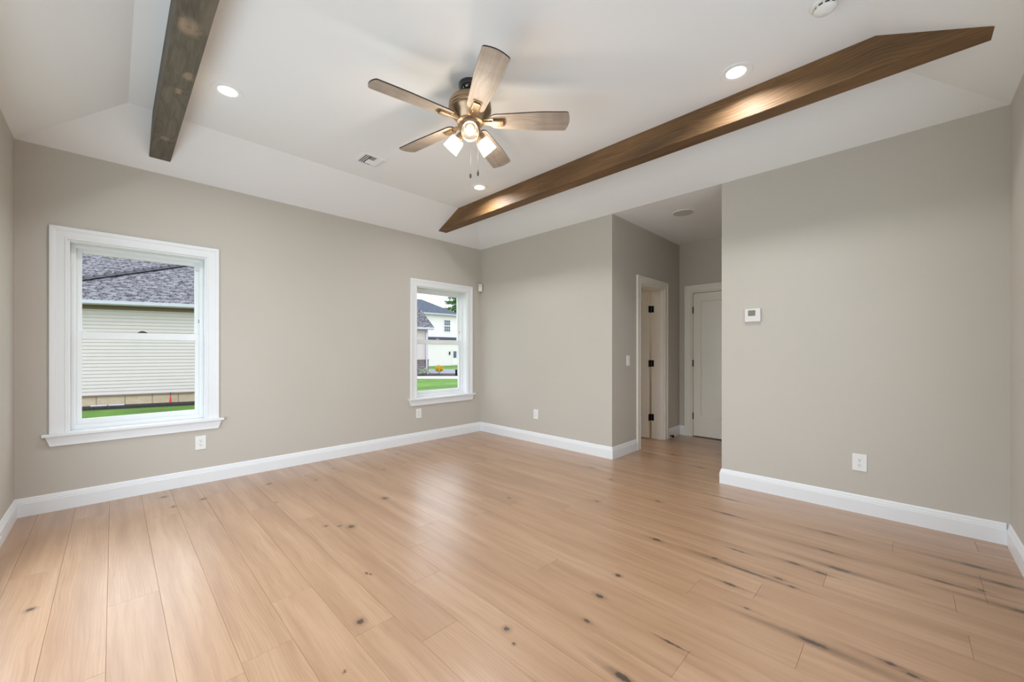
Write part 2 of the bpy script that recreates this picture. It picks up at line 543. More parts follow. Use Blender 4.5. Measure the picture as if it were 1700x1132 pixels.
# ------------------------------------------------------------------ baseboards (profile swept on a mitred path)
PROF = [(0, 0), (.0155, 0), (.0155, .094), (.0125, .098), (.0125, .106), (.009, .112), (.0075, .122), (.0035, .131), (0, .1345)]
def baseboard(name, path, side=1, parent=None):
    """path: list of (x,y) on the wall face; room lies to the left of travel when side=1"""
    m = MB()
    P = [Vector(p) for p in path]
    rings = []
    for i, p in enumerate(P):
        ds = []
        if i > 0: ds.append((P[i] - P[i - 1]).normalized())
        if i < len(P) - 1: ds.append((P[i + 1] - P[i]).normalized())
        ns = [Vector((-d.y, d.x)) * side for d in ds]
        if len(ns) == 1: n = ns[0]
        else:
            n = (ns[0] + ns[1]).normalized(); n = n / max(0.2, n.dot(ns[0]))
        rings.append([m.v((p.x + n.x * a, p.y + n.y * a, z)) for a, z in PROF])
    k = len(PROF)
    for a, b in zip(rings, rings[1:]):
        for i in range(k):
            j = (i + 1) % k
            m.bm.faces.new([a[i], b[i], b[j], a[j]])
    m.bm.faces.new(rings[0]); m.bm.faces.new(rings[-1][::-1])
    return m.build(name, M['trim'], kind='structure')
e = .0155
baseboard('baseboard_back', [(XB, YA), (XC, YA)], 1)
baseboard('baseboard_left', [(XC, YA - e), (XC, 3.74)], 1)
baseboard('baseboard_left.001', [(XC, .66), (XC, YD + e)], 1)
baseboard('baseboard_front', [(XC, YD), (XB, YD)], 1)
baseboard('baseboard_right', [(XB, YD + e), (XB, YR), (XB + .5, YR)], 1)
baseboard('baseboard_right.001', [(DX0 - .09, YH), (XB, YH), (XB, YA - e)], 1)
baseboard('baseboard_hall', [(XE, EY1 + .09), (XE, YH), (DX1 + .09, YH)], 1)
baseboard('baseboard_hall.001', [(XB + .5, YR), (XE, YR), (XE, EY0 - .09)], 1)

# ------------------------------------------------------------------ windows
def ring(m, x0, x1, z0, z1, wl, wr, wb, wt, y0, y1, bev=0.0):
    m.box(x0, x0 + wl, y0, y1, z0, z1, bev); m.box(x1 - wr, x1, y0, y1, z0, z1, bev)
    m.box(x0 + wl, x1 - wr, y0, y1, z0, z0 + wb, bev); m.box(x0 + wl, x1 - wr, y0, y1, z1 - wt, z1, bev)

def casing_prof(m, x0, x1, z0, z1, w, d=1, bottom=False):
    """stepped casing round an opening, mitred at the top; local y<0 is the room"""
    # offsets from the opening edge outward and projection from wall
    prof = [(0, 0), (0, .010), (.004, .014), (.012, .014), (.015, .011), (.060, .013), (.064, .018), (.078, .020), (w - .004, .020), (w, .016), (w, 0)]
    for side in ('L', 'T', 'R'):
        rings = []
        for end in (0, 1):
            rg = []
            for a, y in prof:
                if side == 'L': q = (x0 - a, -y, z0 if end == 0 else z1 + a)
                elif side == 'R': q = (x1 + a, -y, z0 if end == 0 else z1 + a)
                else: q = ((x0 - a) if end == 0 else (x1 + a), -y, z1 + a)
                rg.append(m.v(q))
            rings.append(rg)
        a, b = rings
        k = len(prof)
        for i in range(k):
            j = (i + 1) % k
            m.bm.faces.new([a[i], b[i], b[j], a[j]])
        m.bm.faces.new(a); m.bm.faces.new(b[::-1])

def build_window(name, cx, cy, rz, w, z0, z1, lock=True):
    root = empty(name, (cx, cy, 0), rz, kind='structure')
    h = w / 2
    m = MB(); casing_prof(m, -h, h, z0 + .03, z1, .0935); m.build('casing', M['trim'], root)
    # stool with horns, apron with raked ends
    m = MB(); m.box(-h - .128, h + .128, -.045, -.0005, z0 + .008, z0 + .030, .004); m.box(-h + .0005, h - .0005, -.001, .10, z0 + .008, z0 + .030)
    m.build('stool', M['trim'], root)
    m = MB(); a, b = z0 + .008, z0 - .065
    m.prism([(-h - .112, a), (h + .112, a), (h + .088, b), (-h - .088, b)], -.018, -.0005, 'y'); m.build('apron', M['trim'], root)
    # jamb extension lining the opening
    m = MB(); jz0 = z0 + .0305
    m.box(-h, -h + .012, .0, .16, jz0, z1); m.box(h - .012, h, .0, .16, jz0, z1); m.box(-h + .012, h - .012, .0, .16, z1 - .012, z1)
    m.build('jamb', M['trim'], root)
    m = MB(); ring(m, -h + .0125, h - .0125, jz0, z1 - .0125, .022, .022, .03, .022, .095, .168, .002)
    ring(m, -h + .034, h - .034, jz0 + .029, z1 - .034, .006, .006, .006, .006, .100, .106)
    m.build('window_frame', M['vinyl'], root)
    zi0, zi1 = jz0 + .028, z1 - .034
    xi0, xi1 = -h + .0345, h - .0345
    zm = 1.331 if 0.5 < z0 < 0.6 else (z0 + z1) / 2
    # lower sash nearer the room, upper sash behind it
    m = MB(); ring(m, xi0, xi1, zi0, zm + .031, .036, .036, .05, .058, .112, .138, .002)
    s = m.build('lower_sash', M['vinyl'], root)
    m = MB(); m.box(xi0 + .034, xi1 - .034, .124, .128, zi0 + .048, zm - .026); m.build('pane', M['pane'], s)
    m = MB(); ring(m, xi0, xi1, zm - .03, zi1, .036, .036, .058, .034, .140, .166, .002)
    s2 = m.build('upper_sash', M['vinyl'], root)
    m = MB(); m.box(xi0 + .034, xi1 - .034, .152, .156, zm + .024, zi1 - .032); m.build('pane', M['pane'], s2)
    m = MB(); m.box(-.032, .032, .113, .139, zm + .0312, zm + .036, .001)
    m.prism([(-.030 + .06 * i / 10, zm + .036 + .014 * math.sin(PI * i / 10)) for i in range(11)], .118, .134, 'y')
    m.build('sash_lock', M['latch_dark'] if lock else M['latch_grey'], s)
    m = MB()
    for sx in (-1, 1): m.box(sx * (h - .075) - .022, sx * (h - .075) + .022, .114, .136, zm + .0312, zm + .036, .001)
    m.build('tilt_latch', M['vinyl'], s)
    m = MB(); m.box(xi1 - .010, xi1 - .003, .132, .1398, 1.47, 1.50); m.build('sash_stop', M['latch_grey'], s2)
    return root
M['latch_dark'] = simple('latch_dark', (0.05, 0.05, 0.055), 0.4)
M['latch_grey'] = simple('latch_grey', (0.38, 0.4, 0.42), 0.4)
build_window('window_1', sum(W1) / 2, YA, 0, .856, ZS, ZT, True)
build_window('window_2', sum(W2) / 2, YA, 0, .856, ZS, ZT, False)
build_window('unseen_window_left', XC, 2.2, R(90), 2.8, .10, 2.13)  # unseen window, made low and wide to light the floor
build_window('unseen_window_front', 1.75, YD, R(180), 2.1, .7, 2.2)  # unseen window added for fill light from behind the camera

# ------------------------------------------------------------------ doors
def slab(m, w, t, h):
    """one-panel shaker leaf: x 0..w, y 0..t, z 0..h, recessed panel on both faces"""
    st, tr, br = .098, .112, .26
    rec = .011
    m.box(0, st, 0, t, 0, h); m.box(w - st, w, 0, t, 0, h)
    m.box(st, w - st, 0, t, 0, br); m.box(st, w - st, 0, t, h - tr, h)
    m.box(st, w - st, rec, t - rec, br, h - tr)
    for y0, y1 in ((rec, 0.0), (t - rec, t)):   # small sticking bevel round the panel
        b = .012
        xs0, xs1, zs0, zs1 = st, w - st, br, h - tr
        m.face([(xs0, y1, zs0), (xs1, y1, zs0), (xs1 - b, y0, zs0 + b), (xs0 + b, y0, zs0 + b)])
        m.face([(xs0, y1, zs1), (xs1, y1, zs1), (xs1 - b, y0, zs1 - b), (xs0 + b, y0, zs1 - b)])
        m.face([(xs0, y1, zs0), (xs0, y1, zs1), (xs0 + b, y0, zs1 - b), (xs0 + b, y0, zs0 + b)])
        m.face([(xs1, y1, zs0), (xs1, y1, zs1), (xs1 - b, y0, zs1 - b), (xs1 - b, y0, zs0 + b)])

HZ = (.29, 1.035, 1.785)
# door_1 : open door in the hall's left wall. local frame = world shifted to (0,YH,0)
d1 = empty('door_1', (DX0, YH, 0), 0, kind='structure')
dw = DX1 - DX0
m = MB(); casing_prof(m, 0, dw, 0, DZ, .092); m.build('door_casing', M['door'], d1)
m = MB(); JD = .172
m.box(0, .018, 0, JD, 0, DZ); m.box(dw - .018, dw, 0, JD, 0, DZ); m.box(.018, dw - .018, 0, JD, DZ - .018, DZ)
m.box(.018, .030, .05, .09, 0, DZ - .018); m.box(dw - .030, dw - .018, .05, .09, 0, DZ - .018); m.box(.030, dw - .030, .05, .09, DZ - .030, DZ - .018)
m.build('door_jamb', M['door'], d1)
m = MB(); slab(m, .655, .035, 2.005)
leaf = m.build('door_leaf', M['door'], d1)
px, py = dw - .018 - .030, JD + .014
leaf.location = (px, py, .012); leaf.rotation_euler = (0, 0, R(91.5))
for z in HZ:
    m = MB()
    m.box(dw - .0205, dw - .018, JD - .034, JD - .002, z - .045, z + .045)          # leaf on the jamb
    m.box(px - .036, px + .004, py - .0035, py - .0005, z - .045, z + .045)            # leaf on the door edge
    m.box(px + .002, dw - .0185, JD + .0005, JD + .012, z - .045, z + .045)                    # knuckle bridging both
    m.lathe([(.006, z - .048), (.006, z + .048)], 12, Matrix.Translation((px + .014, JD + .008, 0)))
    m.build('door_hinge', M['black_metal'], d1)
# door_2 : closed door in the hall's end wall. local x runs along -Y, local y along +X
d2 = empty('door_2', (XE, EY1, 0), R(-90), kind='structure')
dw2 = EY1 - EY0
m = MB(); casing_prof(m, 0, dw2, 0, DZ, .092); m.build('door_casing', M['door'], d2)
m = MB(); m.box(0, .018, 0, .12, 0, DZ); m.box(dw2 - .018, dw2, 0, .12, 0, DZ); m.box(.018, dw2 - .018, 0, .12, DZ - .018, DZ)
m.box(.018, .03, .048, .09, 0, DZ - .018); m.box(dw2 - .03, dw2 - .018, .048, .09, 0, DZ - .018); m.box(.03, dw2 - .03, .048, .09, DZ - .03, DZ - .018)
m.build('door_jamb', M['door'], d2)
m = MB(); slab(m, dw2 - .036 - .008, .035, 2.008)
lf = m.build('door_leaf', M['door'], d2); lf.location = (.022, .008, .012)
for z in HZ:
    m = MB(); m.lathe([(.0065, z - .047), (.0075, z - .045), (.0075, z + .045), (.0065, z + .047)], 14, Matrix.Translation((.0195, .001, 0)))
    m.build('door_hinge', M['black_metal'], d2)

# ------------------------------------------------------------------ ceiling beams (box beams with ends scribed to the slope)
def beam(x0, x1, mat, label):
    m = MB()
    s = (ZF - H) / INS
    pr = [(YD + .15, ZB), (YA - .15, ZB), (YA - INS, ZF - .0005), (YD + INS, ZF - .0005)]
    m.prism(pr, x0, x1, 'x')
    es = [e_ for e_ in m.bm.edges if abs(e_.verts[0].co.x - e_.verts[1].co.x) < 1e-6 and min(v.co.z for v in e_.verts) < ZB + .001 and max(v.co.z for v in e_.verts) < ZB + .001]
    bmesh.ops.bevel(m.bm, geom=es, offset=.003, segments=2, affect='EDGES')
    o = m.build('ceiling_beam', mat)
    return tag(o, label, 'beam', 'box beams across the tray ceiling')
beam(.2084, .3432, M['beam_grey'], 'weathered grey-brown wooden ceiling beam with pale knots, above the left window')
beam(3.065, 3.1964, M['beam'], 'brown stained wooden ceiling beam running full length above the hall opening')

# ------------------------------------------------------------------ recessed lights
def downlight(x, y, z, label, power, group='recessed lights in the tray ceiling', r=.095, col=(.96, .98, 1.0)):
    root = empty('recessed_light', (x, y, z), 0, label, 'ceiling light', group)
    m = MB(); k = r / .095
    m.lathe([(.055 * k, -.0012), (.070 * k, -.007), (.090 * k, -.006), (.095 * k, -.0005), (.055 * k, -.0005)], 48, cap=False)
    m.build('trim_ring', M['ceiling'], root, True)
    m = MB(); m.lathe([(0, -.0035), (.055 * k, -.0035)], 48, cap=False); m.lathe([(.055 * k, -.0035), (.055 * k, -.0005), (0, -.0005)], 48, cap=False)
    m.build('lens', M['lens'], root)
    area('lamp', (0, 0, -.009), (0, 0, 0), .108 * k, .108 * k, power, col, 'DISK', root, R(158))
    return root
LP = 11
downlight(.559, 3.305, ZF, 'round recessed light just right of the grey-brown beam, towards the window wall', LP)
downlight(2.834, .768, ZF, 'round recessed light nearest the camera, beside the brown beam on the right', LP)
downlight(2.84, 3.30, ZF, 'round recessed light beyond the ceiling fan, near the far end of brown beam', LP)
downlight(.559, .768, ZF, 'round recessed light overhead beside the grey-brown beam, above the top picture edge', LP)

# unseen lamp added in the side room to light it and warm the hall
downlight(5.2, 3.5, H, 'unseen recessed light added in the side room behind the open door', 13, 'added lights in the rooms off the hall', col=(1.0, .86, .70))

# ------------------------------------------------------------------ ceiling fan
FX, FY = 1.700, 2.072
fan = empty('ceiling_fan', (FX, FY, ZF), 0, 'five-blade ceiling fan with washed wood blades, bronze motor and three lit glass shades', 'ceiling fan')
ZBL = 2.755 - ZF     # blade plane, local z
m = MB(); m.lathe([(0, -.0003), (.076, -.0003), (.079, -.010), (.077, -.030), (.066, -.052), (.046, -.068), (.024, -.076), (0, -.078)], 48)
m.build('canopy', M['black_gloss'], fan, True)
m = MB(); m.lathe([(.014, -.07), (.014, -.10), (.030, -.102), (.034, -.112), (.014, -.114)], 24); m.build('downrod', M['black_metal'], fan, True)
m = MB(); m.lathe([(0, -.088), (.060, -.090), (.105, -.098), (.130, -.112), (.140, -.130), (.142, -.150), (.138, -.153), (.138, -.158), (.143, -.161),
                   (.143, -.172), (.139, -.175), (.139, -.180), (.142, -.183), (.140, -.192), (.120, -.212), (.098, -.236), (.090, -.252), (.084, -.256), (0, -.256)], 64)
m.build('motor_housing', M['bronze'], fan, True)
m = MB(); m.lathe([(0, -.256), (.088, -.2565), (.088, -.262), (.070, -.268), (.064, -.285), (.070, -.292), (.070, -.318), (.060, -.332), (.046, -.344), (.030, -.352), (.012, -.356), (0, -.362)], 48)
m.build('switch_housing', M['bronze'], fan, True)

def make_blade():
    # blade along +x, underside down; local origin at fan axis
    m = MB()
    n = 10
    r0, r1 = .140, .656
    out = []
    hw0, hw1 = .056, .078
    def hw(x): return hw0 + (hw1 - hw0) * min(1, (x - r0) / .33)
    up = []
    up.append((r0, .038)); up.append((r0 + .012, .052))
    for i in range(n + 1):
        x = r0 + .03 + (r1 - .018 - r0 - .03) * i / n
        up.append((x, hw(x)))
    up.append((r1 - .012, hw1 - .001)); up.append((r1 - .007, hw1 - .004))
    tip = []
    for i in range(9):
        a = -1 + 2 * i / 8
        tip.append((r1 - .004 + .016 * (1 - a * a), -a * (hw1 - .007)))
    poly = up + tip + [(x, -y) for x, y in reversed(up)]
    m.prism(poly, -.0035, .0035, 'z')
    return m, poly
pitch = R(13)
BL = [26.8 + 72 * i for i in range(5)]
m, poly = make_blade()
b0 = m.build('fan_blade', M['blade'], fan)
m = MB()   # dark banded edge: slightly proud strip round the rim and the top face
n = len(poly)
pin = [Vector(p) for p in poly]
cen = Vector((sum(p.x for p in pin) / n, sum(p.y for p in pin) / n))
outp = [p + (p - cen).normalized() * .0007 for p in pin]
a = [m.v((p.x, p.y, -.0028)) for p in outp]; b = [m.v((p.x, p.y, .0042)) for p in outp]
for i in range(n): m.bm.faces.new([a[i], a[(i + 1) % n], b[(i + 1) % n], b[i]])
m.bm.faces.new(b)
e0 = m.build('blade_edge', M['blade_edge'], b0)
m = MB()   # blade iron: arm from the hub and a raised clasp under the blade
m.prism([(.075, -.020), (.13, -.026), (.150, -.031), (.232, -.031), (.240, -.022), (.240, .022), (.232, .031), (.150, .031), (.13, .026), (.075, .020)], -.0085, -.0037, 'z')
m.box(.152, .228, -.023, .023, -.021, -.0084, .005)
m.box(.085, .150, -.012, .012, -.016, -.006, .003)
i0 = m.build('blade_iron', M['bronze'], b0)
for k in range(5):
    if k == 0: b = b0
    else: b = copy_tree(b0)
    b.parent = fan
    ang = R(BL[k])
    b.location = (0, 0, ZBL)
    b.rotation_euler = (Matrix.Rotation(ang, 3, 'Z') @ Matrix.Rotation(-pitch, 3, 'X')).to_euler()

# three light arms with glass shades
camdir = math.degrees(math.atan2(-FY, -FX))
def make_shade():
    # local: axis along -z is the opening direction; origin at socket root
    m = MB()
    m.lathe([(.020, 0), (.024, -.006), (.027, -.030), (.030, -.034), (.030, -.040), (0, -.040)], 32, cap=False)
    s = m.build('lamp_socket', M['bronze'], None, True)
    m = MB()
    m.lathe([(.026, -.034), (.040, -.040), (.048, -.048), (.052, -.062), (.054, -.100), (.057, -.140), (.0585, -.142), (.0585, -.139), (.056, -.100), (.0535, -.062), (.0495, -.046), (.041, -.0385), (.026, -.034)], 48, cap=False)
    g = m.build('lamp_shade', M['shade'], s, True)
    m = MB()
    pr = [(.012, -.040), (.013, -.055)]
    for i in range(9):
        a_ = -PI / 2 * .6 + (PI / 2 + PI / 2 * .6) * i / 8
        pr.append((.029 * math.cos(a_), -.088 - .029 * math.sin(a_)))
    pr[-1] = (0, pr[-1][1])
    m.lathe(pr, 32, cap=False)
    b_ = m.build('bulb', M['bulb'], s, True)
    return s
proto = make_shade()
m = MB(); m.tube((0, 0, 0), (0, 0, .035), .009)
arm = m.build('light_arm', M['bronze'], proto)
for k in range(3):
    s = proto if k == 0 else copy_tree(proto)
    s.parent = fan
    az = R(camdir + 120 * k)
    tilt = R(47)
    # opening direction: outward and down
    rad = .062
    s.location = (rad * math.cos(az), rad * math.sin(az), -.318)
    s.rotation_euler = (Matrix.Rotation(az, 3, 'Z') @ Matrix.Rotation(-tilt, 3, 'Y')).to_euler()
    s.scale = (.94, .94, .94)
    pl = bpy.data.lights.new('bulb_light', 'POINT')
    pl.energy = 2.4; pl.color = (1.0, .87, .74); pl.shadow_soft_size = .03
    po = link(bpy.data.objects.new('bulb_light', pl)); po.parent = s; po.location = (0, 0, -.150)

# pull chains
for (dx, dy, zz) in ((0.02, .02, -.575), (-.012 + .045, -.012 - .03, -.575)):
    m = MB(); m.tube((dx, dy, -.35), (dx, dy, zz), .0011, 8)
    ch = m.build('pull_chain', M['chain'], fan)
    m = MB(); m.lathe([(0, 0), (.004, -.002), (.0075, -.014), (.0075, -.030), (.004, -.042), (0, -.044)], 16, Matrix.Translation((dx, dy, zz)))
    m.build('chain_fob', M['fob'], ch, True)

# ------------------------------------------------------------------ ceiling vent
vx0, vx1, vy0, vy1 = 1.583, 1.833, 3.425, 3.669
vent = empty('ceiling_vent', ((vx0 + vx1) / 2, (vy0 + vy1) / 2, ZF), 0, 'white square louvred air vent in the ceiling left of the fan', 'vent')
m = MB(); hx, hy = (vx1 - vx0) / 2, (vy1 - vy0) / 2
ox, oy = hx, hy
m.face([(-ox, -oy, -.0005), (ox, -oy, -.0005), (ox, oy, -.0005), (-ox, oy, -.0005)])
ix, iy = hx - .035, hy - .035
for q in ([(-ox, -oy), (ox, -oy), (ix, -iy), (-ix, -iy)], [(ox, -oy), (ox, oy), (ix, iy), (ix, -iy)], [(ox, oy), (-ox, oy), (-ix, iy), (ix, iy)], [(-ox, oy), (-ox, -oy), (-ix, -iy), (-ix, iy)]):
    (a0, a1), (b0_, b1), (c0_, c1_), (d0, d1_) = q
    m.face([(a0, a1, -.003), (b0_, b1, -.003), (c0_, c1_, -.008), (d0, d1_, -.008)])
    m.face([(a0, a1, -.0005), (b0_, b1, -.0005), (b0_, b1, -.003), (a0, a1, -.003)])
m.build('vent_frame', M['ceiling'], vent)
m = MB(); m.face([(-ix, -iy, -.0012), (ix, -iy, -.0012), (ix, iy, -.0012), (-ix, iy, -.0012)]); m.build('duct_opening', M['slot'], vent)
def louvre(axis, x0, x1, y0, y1, lean, w=.005):
    m = MB()
    if axis == 'y': m.prism([(x0, -.008), (x0 + w, -.008), (x0 + w + lean, -.0016), (x0 + lean, -.0016)], y0, y1, 'y')
    else: m.prism([(y0, -.008), (y0 + w, -.008), (y0 + w + lean, -.0016), (y0 + lean, -.0016)], x0, x1, 'x')
    return m.build('louvre', M['ceiling'], vent)
for i in range(3): louvre('y', -ix + .002 + .0185 * i, 0, -iy, iy, .006, .0085)
for i in range(5): louvre('x', -ix + .064, ix - .058, -iy + .006 + i * .0165, 0, .009)
for i in range(5): louvre('x', -ix + .064, ix - .058, -iy + .092 + i * .0165, 0, -.012)
for i in range(4): louvre('y', ix - .008 - .0145 * i, 0, -iy, iy, -.0125)

# ------------------------------------------------------------------ smoke detector, ceiling speaker
sd = empty('smoke_detector', (2.598, .290, ZF), 0, 'round white smoke detector on ceiling at the top edge of the picture', 'smoke detector')
m = MB(); m.lathe([(0, -.0003), (.074, -.0003), (.074, -.010), (.070, -.014), (.058, -.016), (0, -.016)], 48); m.build('base_plate', M['plastic'], sd, True)
m = MB(); m.lathe([(0, -.016), (.050, -.016), (.050, -.028), (0, -.028)], 48); m.build('sensing_slot', M['slot'], sd, True)
m = MB(); m.lathe([(0, -.027), (.055, -.027), (.056, -.031), (.050, -.038), (.030, -.044), (0, -.046)], 48)
for i in range(10):
    a_ = 2 * PI * i / 10
    m.M = Matrix.Rotation(a_, 4, 'Z'); m.box(.048, .055, -.005, .005, -.030, -.015); m.M = Matrix.Identity(4)
m.build('cover', M['plastic'], sd, True)
m = MB(); m.lathe([(0, -.0445), (.010, -.0445), (.010, -.047), (0, -.047)], 24, Matrix.Translation((.02, .01, .0015))); m.build('test_button', M['grey_plastic'], sd, True)
sd.scale = (.86, .86, 1)

sp = empty('ceiling_speaker', (4.468, 1.738, H), 0, 'round flush ceiling speaker with grey mesh grille in the hall ceiling', 'speaker')
m = MB(); m.lathe([(.104, -.0004), (.104, -.004), (.110, -.005), (.113, -.0004)], 64, cap=False); m.build('speaker_rim', M['ceiling'], sp, True)
m = MB(); m.lathe([(0, -.004), (.104, -.004), (.104, -.0005), (0, -.0005)], 64, cap=False); m.build('grille', M['grille'], sp, True)

# ------------------------------------------------------------------ outlets, switch, thermostat, sensor, stop
def outlet(loc, rz, label, w=.079, h=.124):
    root = empty('wall_outlet', loc, rz, label, 'outlet', 'duplex power outlets low on the walls')
    m = MB(); m.box(-w / 2, w / 2, -.006, -.0004, -h / 2, h / 2, .0022); m.build('cover_plate', M['plastic'], root)
    for s in (1, -1):
        m = MB()
        cz = s * .0195
        pts = [(-.0165, cz - .007), (-.0165, cz + .007), (-.011, cz + .014), (.011, cz + .014), (.0165, cz + .007), (.0165, cz - .007), (.011, cz - .014), (-.011, cz - .014)]
        m.prism(pts, -.0078, -.0055, 'y')
        rc = m.build('receptacle', M['plastic'], root)
        m = MB(); m.box(-.0075, -.0055, -.0083, -.0077, cz - .001, cz + .008); m.box(.0055, .0073, -.0083, -.0077, cz, cz + .007)
        m.lathe([(0, 0), (.003, 0), (.003, .0006), (0, .0006)], 12, Matrix.Translation((0, -.0077, cz - .007)) @ Matrix.Rotation(R(90), 4, 'X'))
        m.build('socket_slot', M['slot'], rc)
    m = MB(); m.lathe([(0, 0), (.003, 0), (.0025, .001), (0, .0012)], 12, Matrix.Translation((0, -.006, 0)) @ Matrix.Rotation(R(90), 4, 'X')); m.build('plate_screw', M['grey_plastic'], root)
    return root
outlet((.565, YA, .372), 0, 'white outlet below the right end of the left window')
outlet((2.857, YA, .383), 0, 'white outlet below the small window near the corner')
outlet((XB, 3.436, .375), R(-90), 'white outlet between the room corner and the hall opening')
outlet((XB, .238, .377), R(-90), 'white outlet on the right wall below and right of thermostat', .083, .126)

sw = empty('light_switch', (4.297, YH, 1.095), 0, 'white light switch on hall wall beside the open door casing', 'light switch')
m = MB(); m.box(-.037, .037, -.006, -.0004, -.06, .06, .002); m.build('cover_plate', M['plastic'], sw)
m = MB(); m.box(-.017, .017, -.008, -.0055, -.034, .034, .001); m.prism([(-.008, -.032), (-.0105, .0), (-.008, .032)], -.015, .015, 'x'); m.build('rocker', M['plastic'], sw)

th = empty('thermostat', (XB, .933, 1.518), R(-90), 'white wall thermostat with small greenish display, right of the hall opening', 'thermostat')
m = MB(); m.box(-.058, .058, -.006, -.0004, -.060, .056, .002); m.box(-.060, .060, -.024, -.006, -.057, .058, .004); m.build('thermostat_body', M['grey_plastic'], th)
M['lcd'] = simple('display_green', s2l((112, 112, 82)), 0.25, var=0.12, nscale=60)
m = MB(); m.box(-.034, .022, -.0252, -.0238, -.006, .042, .0005); m.build('display', M['lcd'], th)
for bx_ in (-.026, .014):
    m = MB(); m.box(bx_ - .006, bx_ + .006, -.0262, -.0238, -.026, -.020, .0006); m.build('button', M['plastic'], th)

ms = empty('motion_sensor', (XB - .0226, YA - .0226, 2.155), R(-45), 'small white motion sensor mounted high in the corner right of the small window', 'sensor')
M['sensor'] = simple('sensor_plastic', s2l((226, 214, 206)), 0.4)
m = MB(); m.box(-.031, .031, -.034, -.0005, -.058, .058, .006); m.build('sensor_body', M['sensor'], ms)
m = MB(); m.box(-.020, .020, -.0365, -.0335, -.040, .010, .0015); m.build('sensor_lens', M['plastic'], ms)

ds = empty('door_stop', (5.46, YH - .0155, .03), 0, 'short black door stop on the hall baseboard just past the open door', 'door stop')
m = MB(); m.lathe([(0, 0), (.012, 0), (.012, .004), (.006, .006), (.006, .022), (0, .022)], 20, Matrix.Rotation(R(90), 4, 'X')); m.build('stem', M['black_metal'], ds, True)
m = MB(); m.lathe([(0, .022), (.017, .022), (.018, .026), (.018, .046), (.016, .049), (0, .049)], 20, Matrix.Rotation(R(90), 4, 'X')); m.build('bumper', M['black_metal'], ds, True)

# ------------------------------------------------------------------ outside
def grass_mat():
    t = NT('lawn_grass')
    o = t.obj()
    a = t.noise(o, 1.2, 4); b = t.noise(o, 45, 4, .7)
    c = t.ramp(a, [(0.3, s2l((84, 118, 46))), (0.6, s2l((104, 146, 54))), (0.8, s2l((134, 164, 80)))])
    c = t.mix(t.mrange(b, .4, .75, 0, .5), c, s2l((70, 100, 32)))
    t.l(c, t.b.inputs['Base Color']); t.b.inputs['Roughness'].default_value = .9
    t.bump(b, .8, .03)
    return t.m
def rough_mat(name, c1, c2, scale=30, bump=.6):
    t = NT(name); o = t.obj()
    a = t.noise(o, scale, 5, .65)
    t.l(t.ramp(a, [(0.35, c1), (0.65, c2)]), t.b.inputs['Base Color'])
    t.b.inputs['Roughness'].default_value = .9
    t.bump(a, bump, .02)
    return t.m
def shingles(name, cols, mortar, w=.2, h=.14):
    t = NT(name)
    uv = t.n('UVMap').outputs[0]
    bt = t.n('TexBrick')
    t.l(uv, bt.inputs['Vector'])
    bt.inputs['Scale'].default_value = 1
    bt.inputs['Brick Width'].default_value = w; bt.inputs['Row Height'].default_value = h
    bt.inputs['Mortar Size'].default_value = .016; bt.inputs['Mortar Smooth'].default_value = .1
    bt.inputs['Color1'].default_value = (*cols[0], 1); bt.inputs['Color2'].default_value = (*cols[1], 1)
    bt.inputs['Mortar'].default_value = (*mortar, 1); bt.offset = .37; bt.offset_frequency = 3
    n = t.noise(t.vmath('MULTIPLY', uv, (5.3, 7.1, 1)), 1, 2)
    c = t.mix(t.mrange(n, .45, .6, 0, .55), bt.outputs['Color'], cols[2])
    t.l(c, t.b.inputs['Base Color']); t.b.inputs['Roughness'].default_value = .9
    t.bump(bt.outputs['Fac'], -.4, .02)
    return t.m
def stone_mat(name, w, h, cols, mortar):
    t = NT(name)
    uv = t.n('UVMap').outputs[0]
    bt = t.n('TexBrick'); t.l(uv, bt.inputs['Vector'])
    bt.inputs['Scale'].default_value = 1; bt.inputs['Brick Width'].default_value = w; bt.inputs['Row Height'].default_value = h
    bt.inputs['Mortar Size'].default_value = .012
    bt.inputs['Color1'].default_value = (*cols[0], 1); bt.inputs['Color2'].default_value = (*cols[1], 1); bt.inputs['Mortar'].default_value = (*mortar, 1)
    n = t.noise(t.vmath('MULTIPLY', uv, (6, 9, 1)), 1, 4)
    c = t.mix(t.mrange(n, .4, .7, 0, .5), bt.outputs['Color'], cols[2])
    t.l(c, t.b.inputs['Base Color']); t.b.inputs['Roughness'].default_value = .9
    return t.m
M['grass'] = grass_mat()
M['mulch'] = rough_mat('bark_mulch', (0.018, 0.014, 0.016), (0.07, 0.055, 0.06), 28, 1.0)
M['asphalt'] = rough_mat('asphalt', s2l((132, 132, 142)), s2l((158, 158, 166)), 12, .3)
M['concrete'] = rough_mat('pale_concrete', s2l((205, 200, 192)), s2l((224, 220, 212)), 6, .1)
M['roof'] = shingles('grey_roof_shingles', [s2l((122, 119, 126)), s2l((66, 65, 73)), s2l((152, 149, 154))], s2l((36, 34, 44)), .15, .125)
M['roof_far'] = shingles('slate_roof_shingles', [s2l((84, 92, 108)), s2l((66, 74, 90)), s2l((98, 106, 120))], s2l((54, 58, 70)))
M['siding'] = simple('grey_lap_siding', s2l((212, 201, 200)), .5, var=.02, nscale=3)
M['siding_white'] = simple('white_siding', s2l((238, 229, 229)), .5, var=.01, nscale=2)
M['gutter'] = simple('white_gutter', s2l((204, 200, 216)), .35)
M['soffit'] = simple('soffit_tan', s2l((142, 112, 100)), .6)
M['found'] = stone_mat('concrete_foundation', .62, .8, [s2l((205, 186, 160)), s2l((190, 174, 150)), s2l((178, 160, 136))], s2l((140, 124, 106)))
M['stone'] = stone_mat('ledge_stone', .34, .16, [s2l((150, 138, 138)), s2l((104, 98, 110)), s2l((170, 152, 140))], s2l((70, 66, 70)))
